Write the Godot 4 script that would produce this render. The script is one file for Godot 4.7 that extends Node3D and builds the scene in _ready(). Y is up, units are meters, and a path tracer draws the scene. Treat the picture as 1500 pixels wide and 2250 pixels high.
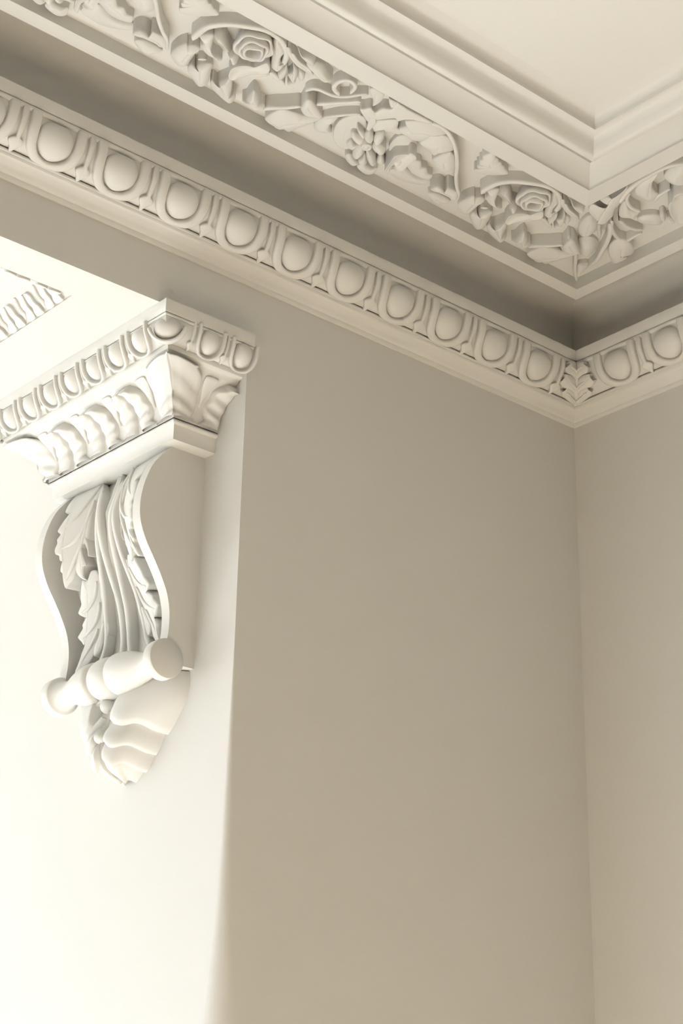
extends Node3D
# A corner of a period drawing room seen from below: egg-and-dart cornice, hollow cove, floral frieze on the
# ceiling border and a carved plaster corbel that carries the beam over the opening to the window bay.
# Axes: the room corner stands at x = 0, z = 0; the corbel wall runs along -x (z = 0), the other wall along +z (x = 0).

const EYE := 1.6                      # height of the lens; wall heights below are given above it
const JAMB := -0.782                  # x of the jamb of the opening
const SOFFIT := EYE + 1.309           # underside of the beam
const ROOM_W := 5.4
const ROOM_D := 5.0
const BAY_X := -3.9
const BAY_Z := -2.3
const TOP := EYE + 1.626              # ceiling

var M := {}
var used := {}

func _ready() -> void:
	camera_and_light()
	materials()
	shell()
	mouldings()
	frieze_relief()
	cornice_eggs()
	corner_leaf()
	soffit_moulding()
	corbel()

# ---------------------------------------------------------------- camera, sky, sun, exposure
func camera_and_light() -> void:
	var cam := Camera3D.new()
	cam.name = "camera"
	add_child(cam)
	cam.position = Vector3(-2.2682, EYE, 1.9635)
	cam.rotation_order = EULER_ORDER_YXZ
	cam.rotation_degrees = Vector3(22.380, -40.734, 1.202)
	cam.fov = 32.98
	cam.near = 0.05
	cam.current = true
	var we := WorldEnvironment.new()
	we.name = "environment"
	var env := Environment.new()
	var sky := Sky.new()
	var sm := ProceduralSkyMaterial.new()
	sm.sky_top_color = Color(0.62, 0.74, 0.92)
	sm.sky_horizon_color = Color(0.90, 0.94, 0.98)
	sm.ground_horizon_color = Color(0.80, 0.80, 0.77)
	sm.ground_bottom_color = Color(0.55, 0.54, 0.50)
	sm.sky_energy_multiplier = 1.9
	sm.ground_energy_multiplier = 1.9
	sky.sky_material = sm
	env.background_mode = Environment.BG_SKY
	env.sky = sky
	env.tonemap_mode = Environment.TONE_MAPPER_LINEAR
	env.tonemap_exposure = 1.09
	env.sdfgi_enabled = true
	env.ssao_enabled = true
	env.ssil_enabled = true
	we.environment = env
	add_child(we)
	var sun := DirectionalLight3D.new()
	sun.name = "sun"
	sun.light_color = Color(0.975, 0.99, 1.0)
	sun.light_energy = 25.0
	sun.light_angular_distance = 0.6
	sun.shadow_enabled = true
	add_child(sun)
	sun.look_at_from_position(Vector3(-4.0, 4.45, -6.2), Vector3(-2.2, 0.0, 0.9))

# ---------------------------------------------------------------- materials
func noise(freq: float, seed_: int, octaves := 3) -> FastNoiseLite:
	var n := FastNoiseLite.new()
	n.seed = seed_
	n.noise_type = FastNoiseLite.TYPE_SIMPLEX_SMOOTH
	n.frequency = freq
	n.fractal_octaves = octaves
	return n

func noise_tex(freq: float, seed_: int, normal_map: bool, strength: float, octaves := 3) -> NoiseTexture2D:
	var t := NoiseTexture2D.new()
	t.width = 512
	t.height = 512
	t.seamless = true
	t.noise = noise(freq, seed_, octaves)
	t.as_normal_map = normal_map
	t.bump_strength = strength
	return t

func paint(c: Color, rough: float, bump: float, scale_: float) -> StandardMaterial3D:
	var m := StandardMaterial3D.new()
	m.albedo_color = c
	m.roughness = rough
	m.metallic_specular = 0.4
	m.cull_mode = BaseMaterial3D.CULL_DISABLED
	if bump > 0.0:
		m.normal_enabled = true
		m.normal_texture = noise_tex(0.035, 7, true, 4.0, 4)
		m.normal_scale = bump
		m.uv1_triplanar = true
		m.uv1_world_triplanar = true
		m.uv1_scale = Vector3.ONE * scale_
	return m

func materials() -> void:
	M.wall = paint(Color(0.845, 0.836, 0.815), 0.55, 0.05, 2.6)
	M.plaster = paint(Color(0.85, 0.842, 0.822), 0.5, 0.06, 6.0)
	M.ceiling = paint(Color(0.85, 0.842, 0.822), 0.7, 0.06, 3.0)
	M.oak = paint(Color(0.715, 0.65, 0.56), 0.4, 0.0, 1.0)
	M.bay_bounce = paint(Color(0.79, 0.80, 0.80), 0.4, 0.0, 1.0)  # invented pale tone of the unseen bay floor, for neutral bounce light
	M.pave = paint(Color(0.72, 0.70, 0.66), 0.9, 0.0, 1.0)
	var g := StandardMaterial3D.new()
	g.albedo_color = Color(1, 1, 1, 0.06)
	g.transparency = BaseMaterial3D.TRANSPARENCY_ALPHA
	g.roughness = 0.02
	M.glass = g

# ---------------------------------------------------------------- naming
func numbered(called: String) -> String:
	var n: int = used.get(called, 0)
	used[called] = n + 1
	return called if n == 0 else "%s_%03d" % [called, n]

func thing(called: String, label: String, category: String, at := Vector3.ZERO, kind := "", group := "") -> Node3D:
	var o := Node3D.new()
	o.name = numbered(called)
	add_child(o)
	o.position = at
	o.set_meta("label", label)
	o.set_meta("category", category)
	if kind: o.set_meta("kind", kind)
	if group: o.set_meta("group", group)
	return o

func part(called: String, mesh: Mesh, m: Material, parent: Node3D, at := Vector3.ZERO) -> MeshInstance3D:
	var o := MeshInstance3D.new()
	o.name = called
	o.mesh = mesh
	o.material_override = m
	parent.add_child(o, true)
	o.position = at
	return o

func struct(called: String, mesh: Mesh, m: Material, label := "") -> MeshInstance3D:
	var o := MeshInstance3D.new()
	o.name = called
	o.mesh = mesh
	o.material_override = m
	o.set_meta("kind", "structure")
	if label: o.set_meta("label", label)
	add_child(o)
	return o

# ---------------------------------------------------------------- mesh helpers
func begin() -> SurfaceTool:
	var st := SurfaceTool.new()
	st.begin(Mesh.PRIMITIVE_TRIANGLES)
	return st

func done(st: SurfaceTool) -> ArrayMesh:
	st.index()
	st.generate_normals()
	return st.commit()

func tri(st: SurfaceTool, a: Vector3, b: Vector3, c: Vector3) -> void:
	st.add_vertex(a); st.add_vertex(b); st.add_vertex(c)

func quad(st: SurfaceTool, a: Vector3, b: Vector3, c: Vector3, d: Vector3) -> void:
	if a.distance_squared_to(b) > 1e-12 and b.distance_squared_to(c) > 1e-12 and a.distance_squared_to(c) > 1e-12: tri(st, a, b, c)
	if a.distance_squared_to(c) > 1e-12 and c.distance_squared_to(d) > 1e-12 and a.distance_squared_to(d) > 1e-12: tri(st, a, c, d)

# box between two corners, flat shaded
func box(st: SurfaceTool, a: Vector3, b: Vector3) -> void:
	st.set_smooth_group(-1)
	var lo := Vector3(minf(a.x, b.x), minf(a.y, b.y), minf(a.z, b.z))
	var hi := Vector3(maxf(a.x, b.x), maxf(a.y, b.y), maxf(a.z, b.z))
	var p := func(i: int) -> Vector3: return Vector3(hi.x if i & 1 else lo.x, hi.y if i & 2 else lo.y, hi.z if i & 4 else lo.z)
	for f in [[0, 2, 3, 1], [4, 5, 7, 6], [0, 4, 6, 2], [1, 3, 7, 5], [0, 1, 5, 4], [2, 6, 7, 3]]:
		quad(st, p.call(f[0]), p.call(f[1]), p.call(f[2]), p.call(f[3]))

func boxes(list: Array) -> ArrayMesh:
	var st := begin()
	for b in list: box(st, b[0], b[1])
	return done(st)

# surface through a grid of points; rows share one smooth group
func sheet(st: SurfaceTool, rows: Array, group: int, flip := false, close_u := false) -> void:
	st.set_smooth_group(group)
	for i in rows.size() - 1:
		var r0: PackedVector3Array = rows[i]
		var r1: PackedVector3Array = rows[i + 1]
		var n := r0.size()
		for j in (n if close_u else n - 1):
			var k := (j + 1) % n
			if flip: quad(st, r0[j], r1[j], r1[k], r0[k])
			else: quad(st, r0[j], r0[k], r1[k], r1[j])

# part of an arc in a moulding profile: from angle a0 to a1 (degrees) about c
func arc(c: Vector2, rx: float, ry: float, a0: float, a1: float, n := 8) -> Array:
	var out := []
	for i in n + 1:
		var a := deg_to_rad(lerpf(a0, a1, float(i) / n))
		out.append(c + Vector2(cos(a) * rx, sin(a) * ry))
	return out

# smooth S through points (Catmull-Rom)
func spline(pts: Array, sub := 5) -> Array:
	var out := []
	for i in pts.size() - 1:
		var p0 = pts[maxi(i - 1, 0)]
		var p1 = pts[i]
		var p2 = pts[i + 1]
		var p3 = pts[mini(i + 2, pts.size() - 1)]
		for k in sub:
			var t := float(k) / sub
			out.append(0.5 * ((2.0 * p1) + (p2 - p0) * t + (2.0 * p0 - 5.0 * p1 + 4.0 * p2 - p3) * t * t + (3.0 * p1 - p0 - 3.0 * p2 + p3) * t * t * t))
	out.append(pts[pts.size() - 1])
	return out

# a moulding run: sections of a profile given as (distance from wall, height), swept along the left or right wall and
# mitred in the room corner
func run(sections: Array, right: bool, length: float) -> ArrayMesh:
	var st := begin()
	var g := 1
	for s in sections:
		var rows := []
		var n := 1
		for i in n + 1:
			var row := PackedVector3Array()
			for q in s:
				var l: float = lerpf(q.x, length, float(i) / n)
				row.append(Vector3(-q.x, EYE + q.y, l) if right else Vector3(-l, EYE + q.y, q.x))
			rows.append(row)
		sheet(st, rows, g, right)
		g += 1
	return done(st)

# ---------------------------------------------------------------- room shell
func shell() -> void:
	var h := TOP + 0.25
	struct("floor", boxes([[Vector3(-ROOM_W - 0.3, -0.12, 0.0), Vector3(0.3, 0.0, ROOM_D + 0.3)]]), M.oak, "warm oak floor of the room below the frame")
	struct("floor_bay", boxes([[Vector3(-ROOM_W - 0.3, -0.12, BAY_Z - 0.3), Vector3(0.3, 0.0, 0.0)]]), M.bay_bounce, "unseen floor of the window bay, made pale to bounce neutral light")  # out of view; its paleness is added to brighten jamb and soffit
	struct("ceiling", boxes([[Vector3(-ROOM_W - 0.3, TOP, -0.5), Vector3(0.3, h, ROOM_D + 0.3)]]), M.ceiling, "plain cream ceiling inside the moulded border")
	struct("wall_right", boxes([[Vector3(0, 0, 0), Vector3(0.3, h, ROOM_D + 0.3)]]), M.wall, "plain cream wall meeting the corbel wall in the corner")
	struct("wall_left", left_wall(), M.wall, "plain cream wall with the window opening and a pale jamb")
	struct("wall_back", boxes([[Vector3(-ROOM_W - 0.3, 0, ROOM_D), Vector3(0.0, h, ROOM_D + 0.3)]]), M.wall)
	struct("wall_far", boxes([[Vector3(-ROOM_W - 0.3, 0, -0.5), Vector3(-ROOM_W, h, ROOM_D)]]), M.wall)
	# the bay: a ceiling, a back wall with two tall windows and a side wall with one
	struct("ceiling_bay", boxes([[Vector3(BAY_X - 0.3, TOP, BAY_Z - 0.3), Vector3(0.0, h, -0.5)]]), M.ceiling)
	window_wall("wall_bay", Vector3(BAY_X - 0.3, 0, BAY_Z), Vector3.RIGHT, JAMB - BAY_X + 0.3, Vector3.FORWARD, [[0.45, 1.55], [1.85, 2.95]], 0.70, 2.85)
	window_wall("wall_bay_side", Vector3(BAY_X, 0, BAY_Z), Vector3.BACK, -0.5 - BAY_Z, Vector3.LEFT, [[0.55, 0.95]], 0.70, 2.85)
	struct("ground_outside", boxes([[Vector3(-40, -0.9, -40), Vector3(40, -0.7, 40)]]), M.pave, "pale paving outside the window bay")

# wall with rectangular window holes; along it the unit vector a, outwards the unit vector o
func window_wall(called: String, at: Vector3, a: Vector3, length: float, o: Vector3, holes: Array, sill: float, head: float) -> void:
	var list := []
	var t := 0.3
	var h := TOP + 0.25
	var last := 0.0
	for k in holes:
		list.append([at + a * last, at + a * k[0] + o * t + Vector3.UP * h])
		list.append([at + a * k[0], at + a * k[1] + o * t + Vector3.UP * sill])
		list.append([at + a * k[0] + Vector3.UP * head, at + a * k[1] + o * t + Vector3.UP * h])
		last = k[1]
	list.append([at + a * last, at + a * length + o * t + Vector3.UP * h])
	struct(called, boxes(list), M.wall)
	for k in holes:
		var bars := []
		var p0: Vector3 = at + a * k[0] + o * 0.12 + Vector3.UP * sill
		var w: float = k[1] - k[0]
		var hh := head - sill
		bars.append([p0, p0 + a * 0.06 + o * 0.06 + Vector3.UP * hh])
		bars.append([p0 + a * (w - 0.06), p0 + a * w + o * 0.06 + Vector3.UP * hh])
		bars.append([p0 + a * 0.06, p0 + a * (w - 0.06) + o * 0.06 + Vector3.UP * 0.08])
		bars.append([p0 + a * 0.06 + Vector3.UP * (hh - 0.06), p0 + a * (w - 0.06) + o * 0.06 + Vector3.UP * hh])
		bars.append([p0 + a * 0.06 + Vector3.UP * (hh * 0.5 - 0.025), p0 + a * (w - 0.06) + o * 0.06 + Vector3.UP * (hh * 0.5 + 0.025)])
		window_count += 1
		var f := struct("window_%d" % window_count, boxes(bars), M.plaster)
		part("pane", boxes([[p0 + o * 0.025 + a * 0.05 + Vector3.UP * 0.05, p0 + o * 0.031 + a * (w - 0.05) + Vector3.UP * (hh - 0.05)]]), M.glass, f)
var window_count := 0

# pier with the jamb, wall over the opening, left pier; the arris of the jamb is crisp under the corbel and rounds off below
func left_wall() -> ArrayMesh:
	var st := begin()
	var h := TOP + 0.25
	var hs := [[h, 0.0], [EYE + 0.80, 0.0], [EYE + 0.775, 0.0015], [EYE + 0.70, 0.004], [EYE + 0.62, 0.0065], [EYE + 0.5, 0.010], [EYE + 0.38, 0.017], [EYE + 0.27, 0.030], [EYE + 0.1, 0.045], [0.0, 0.05]]
	var rows := []
	for e in hs:
		var r: float = e[1]
		var row := PackedVector3Array([Vector3(JAMB, e[0], BAY_Z)])
		for i in 9:
			var a := PI / 2 * i / 8.0
			row.append(Vector3(JAMB + r - r * cos(a), e[0], -r + r * sin(a)))
		row.append(Vector3(0.0, e[0], 0.0))
		rows.append(row)
	# jamb face, rounded arris, wall face
	var jf := []; var af := []; var wf := []
	for row in rows:
		jf.append(row.slice(0, 2)); af.append(row.slice(1, 10)); wf.append(row.slice(9, 11))
	sheet(st, jf, 1); sheet(st, wf, 2)
	sheet(st, af, 3)
	st.set_smooth_group(-1)
	quad(st, Vector3(JAMB, 0, BAY_Z - 0.3), Vector3(0.3, 0, BAY_Z - 0.3), Vector3(0.3, h, BAY_Z - 0.3), Vector3(JAMB, h, BAY_Z - 0.3))
	quad(st, Vector3(0.3, 0, BAY_Z - 0.3), Vector3(0.3, 0, 0), Vector3(0.3, h, 0), Vector3(0.3, h, BAY_Z - 0.3))
	quad(st, Vector3(JAMB, 0, BAY_Z - 0.3), Vector3(JAMB, 0, BAY_Z), Vector3(JAMB, h, BAY_Z), Vector3(JAMB, h, BAY_Z - 0.3))
	quad(st, Vector3(0, 0, 0), Vector3(0.3, 0, 0), Vector3(0.3, h, 0), Vector3(0, h, 0))
	quad(st, Vector3(JAMB, h, BAY_Z - 0.3), Vector3(0.3, h, BAY_Z - 0.3), Vector3(0.3, h, 0), Vector3(JAMB, h, 0))
	# beam over the opening with a sunk panel in its soffit
	var x0 := BAY_X; var px0 := BAY_X + 0.285; var px1 := -1.066
	box(st, Vector3(x0, SOFFIT, -0.076), Vector3(JAMB, SOFFIT + 0.032, 0))
	box(st, Vector3(x0, SOFFIT, -0.5), Vector3(JAMB, SOFFIT + 0.032, -0.424))
	box(st, Vector3(px1, SOFFIT, -0.424), Vector3(JAMB, SOFFIT + 0.032, -0.076))
	box(st, Vector3(x0, SOFFIT, -0.424), Vector3(px0, SOFFIT + 0.032, -0.076))
	box(st, Vector3(x0, SOFFIT + 0.032, -0.5), Vector3(JAMB, h, 0))
	# left pier
	box(st, Vector3(-ROOM_W, 0, -0.5), Vector3(BAY_X, h, 0))
	return done(st)

# ---------------------------------------------------------------- mouldings
# profile of the wall cornice in (distance from wall, height above the lens)
func cornice_profile() -> Array:
	var s := []
	s.append([Vector2(0.0, 1.4028), Vector2(0.006, 1.4020), Vector2(0.0075, 1.4085)])
	s.append(spline([Vector2(0.0075, 1.4085), Vector2(0.012, 1.4105), Vector2(0.018, 1.4165), Vector2(0.026, 1.4215), Vector2(0.031, 1.4225)], 4))
	s.append([Vector2(0.031, 1.4225), Vector2(0.033, 1.4255)])
	s.append(arc(Vector2(0.0335, 1.4285), 0.003, 0.003, -90, 110, 6))
	s.append(ovolo())
	s.append(arc(Vector2(0.0705, 1.4875), 0.0045, 0.0045, -100, 60, 6))
	s.append([Vector2(0.0725, 1.4915), Vector2(0.075, 1.4915), Vector2(0.0755, 1.5130)])
	s.append([Vector2(0.0755, 1.5130), Vector2(0.02, 1.5140)])
	return s

func ovolo() -> Array:
	return arc(Vector2(0.028, 1.4835), 0.042, 0.052, -80, 0, 12)

func cove_profile() -> Array:
	var s := []
	s.append(spline([Vector2(0.004, 1.5000), Vector2(0.004, 1.545), Vector2(0.010, 1.582), Vector2(0.030, 1.610), Vector2(0.062, 1.620), Vector2(0.095, 1.608), Vector2(0.115, 1.5894)], 5))
	s.append([Vector2(0.115, 1.5894), Vector2(0.137, 1.5937)])
	s.append([Vector2(0.137, 1.5937), Vector2(0.1375, 1.617)])
	return s

func field_profile() -> Array:
	return [[Vector2(0.1375, 1.617), Vector2(0.345, 1.617)]]

func frame_profile() -> Array:
	var s := []
	s.append([Vector2(0.338, 1.6175), Vector2(0.338, 1.5905)])
	s.append([Vector2(0.338, 1.5905), Vector2(0.3765, 1.5870)])
	s.append(spline([Vector2(0.3765, 1.5870), Vector2(0.3775, 1.5920), Vector2(0.3850, 1.6005), Vector2(0.3950, 1.6085), Vector2(0.4048, 1.6142)], 5))
	s.append([Vector2(0.4048, 1.6142), Vector2(0.4054, 1.6255), Vector2(0.4340, 1.6255), Vector2(0.4375, 1.5850), Vector2(0.4385, 1.5842)])
	s.append(spline([Vector2(0.4385, 1.5842), Vector2(0.4450, 1.5838), Vector2(0.4500, 1.5858), Vector2(0.4545, 1.5920), Vector2(0.4590, 1.6000), Vector2(0.4640, 1.6055), Vector2(0.4710, 1.6070), Vector2(0.4790, 1.6058)], 5))
	s.append([Vector2(0.4790, 1.6058), Vector2(0.4800, 1.6130)])
	s.append(spline([Vector2(0.4800, 1.6130), Vector2(0.4825, 1.6190), Vector2(0.4890, 1.6240), Vector2(0.5060, 1.6262)], 4))
	return s

func mouldings() -> void:
	var names := ["left", "right"]
	for side in 2:
		var right := side == 1
		var l := ROOM_D if right else ROOM_W
		var c := thing("egg_and_dart_cornice", ["long cream egg-and-dart cornice along the wall above the corbel", "short cream egg-and-dart cornice on the wall right of the corner"][side], "cornice", Vector3.ZERO, "thing")
		part("moulding", run(cornice_profile(), right, l), M.plaster, c)
		var cove := struct("trim_%d" % (side + 1), run(cove_profile(), right, l), M.plaster, ["dark hollow cove above the long cornice", "dark hollow cove above the short cornice right of the corner"][side])
		var fr := thing("floral_frieze", ["long cream frieze of roses and leaves under the ceiling over the corbel wall", "short cream frieze of leaves and buds over the wall right of the corner"][side], "frieze", Vector3.ZERO, "thing")
		part("background", run(field_profile(), right, l), M.plaster, fr)
		var frame := struct("trim_%d" % (side + 3), run(frame_profile(), right, l), M.plaster, ["stepped ceiling border moulding above the long frieze", "stepped ceiling border moulding right of the corner"][side])

# ---------------------------------------------------------------- relief primitives
# A raised leaf, petal or bud: the outline is drawn in towards a spine along its longest direction while it rises from
# the ground to its full height. edge is the height of its rim as a share of h; above 1 the leaf is hollow like a cup.
func puff(outline: Array, h: float, edge: float, map: Callable, sub := 3, sunk := 0.003, crease := 0.03) -> ArrayMesh:
	var closed := []
	var n := outline.size()
	for i in n:
		var p0: Vector2 = outline[(i + n - 1) % n]
		var p1: Vector2 = outline[i]
		var p2: Vector2 = outline[(i + 1) % n]
		var p3: Vector2 = outline[(i + 2) % n]
		for k in sub:
			var t := float(k) / sub
			closed.append(0.5 * ((2.0 * p1) + (p2 - p0) * t + (2.0 * p0 - 5.0 * p1 + 4.0 * p2 - p3) * t * t + (3.0 * p1 - p0 - 3.0 * p2 + p3) * t * t * t))
	var c := Vector2.ZERO
	for p in outline: c += p
	c /= n
	var xx := 0.0; var yy := 0.0; var xy := 0.0
	for p in outline:
		var d: Vector2 = p - c
		xx += d.x * d.x; yy += d.y * d.y; xy += d.x * d.y
	var ang := 0.5 * atan2(2.0 * xy, xx - yy)
	var ax := Vector2(cos(ang), sin(ang))
	var la := 0.0; var lb := 0.0
	for p in outline:
		la = maxf(la, absf((p - c).dot(ax))); lb = maxf(lb, absf((p - c).dot(ax.orthogonal())))
	var half := maxf(0.0, la - lb) * 0.85
	var s0 := c - ax * half
	var s1 := c + ax * half
	var rings := [[1.0, -sunk], [1.0, h * edge * 0.80], [0.99, h * edge * 0.93], [0.955, h * edge * 0.99], [0.86, h * lerpf(1.0, edge, 0.80)], [0.70, h * lerpf(1.0, edge, 0.50)], [0.48, h * lerpf(1.0, edge, 0.22)], [0.22, h * lerpf(1.0, edge, 0.05)], [0.09, h * (1.0 - crease * 0.3)], [0.0, h * (1.0 - crease)]]
	var rows := []
	for r in rings:
		var row := PackedVector3Array()
		for p in closed:
			var q: Vector2 = Geometry2D.get_closest_point_to_segment(p, s0, s1)
			row.append(map.call(q.lerp(p, r[0]), r[1]))
		rows.append(row)
	var st := begin()
	sheet(st, rows.slice(0, 2), 1, false, true)
	sheet(st, rows.slice(1), 2, false, true)
	return done(st)

# A raised stem or rib along a path of (u, v, height); half-round with a rounded end
func stem(path: Array, r: float, map: Callable, sub := 4, taper := 0.75) -> ArrayMesh:
	var p := spline(path, sub)
	var n := p.size()
	var rows := []
	for i in n:
		var a: Vector3 = p[maxi(i - 1, 0)]
		var b: Vector3 = p[mini(i + 1, n - 1)]
		var d := Vector2(b.x - a.x, b.y - a.y).normalized()
		var nn := d.orthogonal()
		var q: Vector3 = p[i]
		var t := float(i) / (n - 1)
		var w := r * lerpf(1.0, taper, t)
		if i == 0 or i == n - 1: w *= 0.15
		elif i == 1 or i == n - 2: w *= 0.75
		var row := PackedVector3Array()
		for k in [[-1.0, -0.003], [-1.0, q.z - w * 0.9], [-0.9, q.z - w * 0.45], [-0.6, q.z - w * 0.15], [0.0, q.z], [0.6, q.z - w * 0.15], [0.9, q.z - w * 0.45], [1.0, q.z - w * 0.9], [1.0, -0.003]]:
			row.append(map.call(Vector2(q.x, q.y) + nn * w * k[0], maxf(k[1], -0.003)))
		rows.append(row)
	var st := begin()
	sheet(st, rows, 1)
	return done(st)

func tenths(a: Array) -> Array:
	var out := []
	for i in range(0, a.size(), 2): out.append(Vector2(a[i], a[i + 1]) * 1e-4)
	return out

func tenths3(a: Array) -> Array:
	var out := []
	for i in range(0, a.size(), 3): out.append(Vector3(a[i] * 1e-4, a[i + 1] * 1e-4, a[i + 2] * 1e-3))
	return out

# solid of revolution about a local axis: profile of (radius, height along n)
func lathe(prof: Array, o: Vector3, n: Vector3, seg := 28, lobes := 0, wave := 0.0, turn := 0.0) -> ArrayMesh:
	var st := begin()
	var a := n.cross(Vector3.UP if absf(n.y) < 0.9 else Vector3.RIGHT).normalized()
	var b := n.cross(a).normalized()
	var rows := []
	for q in prof:
		var row := PackedVector3Array()
		for k in seg:
			var t := TAU * k / seg
			var f := 1.0 + wave * cos(lobes * t + turn) * clampf(q.y / 0.02, 0.0, 1.0)
			row.append(o + (a * cos(t) + b * sin(t)) * q.x * f + n * q.y * (1.0 + wave * 0.6 * sin(lobes * t + turn)))
		rows.append(row)
	sheet(st, rows, 1, false, true)
	return done(st)

# ---------------------------------------------------------------- floral frieze
const FIELD := EYE + 1.617     # ground of the frieze
const DEEPER := 0.006
const REPEAT := 0.598

func raised(path: Array) -> Array:
	var out := []
	for p in path: out.append(p + Vector3(0, 0, DEEPER))
	return out

func field_map(p: Vector2, h: float) -> Vector3:
	return Vector3(p.x, FIELD - h, p.y)

func frieze_relief() -> void:
	var left: Node3D = get_node("floral_frieze")
	var right: Node3D = get_node("floral_frieze_001")
	for k in [-1, 0, 1]:
		var dx: float = REPEAT * k
		for e in FRIEZE_LEAVES:
			var pts := tenths(e[3])
			if not frieze_meshes.has(e): frieze_meshes[e] = puff(pts, e[1] * 1e-3 + DEEPER, e[2], field_map, 3, 0.003, 0.05 if e[0] == "leaf" or e[0] == "acanthus_lobe" else 0.015)
			var c := Vector2.ZERO
			var over := -9.0
			for p in pts:
				c += p
				over = maxf(over, p.x + dx + p.y)
			if over > 0.008: continue
			part(e[0], frieze_meshes[e], M.plaster, left, Vector3(dx, 0, 0))
		for e in FRIEZE_STEMS:
			var pts := tenths3(e[2])
			var over := -9.0
			for p in pts: over = maxf(over, p.x + dx + p.y)
			if over > 0.008: continue
			if not frieze_meshes.has(e): frieze_meshes[e] = stem(raised(pts), e[1] * 1e-3, field_map)
			part(e[0], frieze_meshes[e], M.plaster, left, Vector3(dx, 0, 0))
		rose(left, Vector3(-1.0175 + dx, FIELD - DEEPER, 0.2930))
		if k < 1: part("flower_button", lathe([Vector2(0.0085, 0.014), Vector2(0.0085, 0.024), Vector2(0.0075, 0.0265), Vector2(0.006, 0.0262), Vector2(0.0048, 0.0245), Vector2(0.0035, 0.0245), Vector2(0.0028, 0.0262), Vector2(0.0, 0.0265)], Vector3(-0.7296 + dx, FIELD - DEEPER, 0.2196), Vector3.DOWN, 20), M.plaster, left)
	for e in RIGHT_LEAVES: part(e[0], puff(tenths(e[3]), e[1] * 1e-3 + DEEPER, e[2], field_map, 3, 0.003, 0.05 if e[0] == "leaf" or e[0] == "acanthus_lobe" else 0.015), M.plaster, right)
	for e in RIGHT_STEMS: part(e[0], stem(raised(tenths3(e[2])), e[1] * 1e-3, field_map), M.plaster, right)
var frieze_meshes := {}

func rose(parent: Node3D, at: Vector3) -> void:
	var r := part("rose", lathe([Vector2(0.018, -0.008), Vector2(0.026, 0.008), Vector2(0.0295, 0.018), Vector2(0.0290, 0.024), Vector2(0.0265, 0.0245), Vector2(0.0235, 0.020), Vector2(0.019, 0.016)], at, Vector3.DOWN, 36, 5, 0.07, 0.6), M.plaster, parent)
	part("petal", lathe([Vector2(0.018, 0.010), Vector2(0.0215, 0.020), Vector2(0.0225, 0.028), Vector2(0.0210, 0.0315), Vector2(0.0185, 0.0300), Vector2(0.0160, 0.024)], at, Vector3.DOWN, 36, 4, 0.07, 2.1), M.plaster, r)
	part("petal", lathe([Vector2(0.0145, 0.016), Vector2(0.0160, 0.028), Vector2(0.0150, 0.0345), Vector2(0.0130, 0.0355), Vector2(0.0112, 0.0340), Vector2(0.0104, 0.026), Vector2(0.0098, 0.010), Vector2(0.0, 0.006)], at, Vector3.DOWN, 36, 3, 0.06, 0.3), M.plaster, r)

# ---------------------------------------------------------------- egg and dart
# surface swept along a wall: along = unit vector of the run, out = unit vector away from the wall, prof = (out, height)
func strip(o: Vector3, along: Vector3, out: Vector3, prof: Array) -> Dictionary:
	var len := [0.0]
	for i in range(1, prof.size()): len.append(len[i - 1] + (prof[i] - prof[i - 1]).length())
	return {o = o, a = along, n = out, p = prof, l = len, total = len[len.size() - 1]}

func on_strip(p: Vector2, h: float, s: Dictionary) -> Vector3:
	var l: Array = s.l
	var d: float = clampf(p.y, 0.0, s.total)
	var i := 0
	while i < l.size() - 2 and l[i + 1] < d: i += 1
	var f: float = (d - l[i]) / maxf(l[i + 1] - l[i], 1e-6)
	var q: Vector2 = s.p[i].lerp(s.p[i + 1], f)
	# smooth normal
	var i0 := maxi(i - 1, 0)
	var i1 := mini(i + 2, l.size() - 1)
	var t: Vector2 = (s.p[i1] - s.p[i0]).normalized()
	var nn := Vector2(t.y, -t.x)
	q += nn * h
	var extra: float = p.y - d
	q += t * extra
	return s.o + s.a * p.x + s.n * q.x + Vector3.UP * q.y

func egg_mesh(s: Dictionary, w: float, bottom: float, top: float, h: float) -> ArrayMesh:
	var rows := []
	var mid := lerpf(bottom, top, 0.54)
	for i in 9:
		var r := sin(PI / 2 * i / 8.0)
		var row := PackedVector3Array()
		for k in 32:
			var t := TAU * k / 32
			var cy := sin(t)
			var yy: float = (top - mid) * signf(cy) * pow(absf(cy), 0.85) if cy > 0 else (mid - bottom) * cy
			var xx := cos(t) * w * (1.0 + (0.05 if cy > 0 else 0.16) * cy * absf(cy))
			if cy > 0: xx = signf(cos(t)) * pow(absf(cos(t)), 0.8) * w
			row.append(on_strip(Vector2(xx * r, mid + yy * r), h * sqrt(maxf(0.0, 1.0 - r * r)) - 0.0008 * r, s))
		rows.append(row)
	var st := begin()
	sheet(st, rows, 1, true, true)
	return done(st)

# raised band along a path on a strip; half width w, height h
func band(s: Dictionary, path: Array, w: Array, h: float, sub := 4) -> ArrayMesh:
	var p := spline(path, sub)
	var ww := spline(w, sub)
	var rows := []
	var n := p.size()
	for i in n:
		var d: Vector2 = (p[mini(i + 1, n - 1)] - p[maxi(i - 1, 0)]).normalized()
		var nn := d.orthogonal()
		var row := PackedVector3Array()
		for k in [[-1.0, -0.002], [-1.0, h * 0.5], [-0.9, h * 0.85], [-0.55, h], [0.0, h * 1.02], [0.55, h], [0.9, h * 0.85], [1.0, h * 0.5], [1.0, -0.002]]:
			row.append(on_strip(p[i] + nn * float(ww[i]) * k[0], k[1], s))
		rows.append(row)
	var st := begin()
	sheet(st, rows, 1)
	return done(st)

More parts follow.
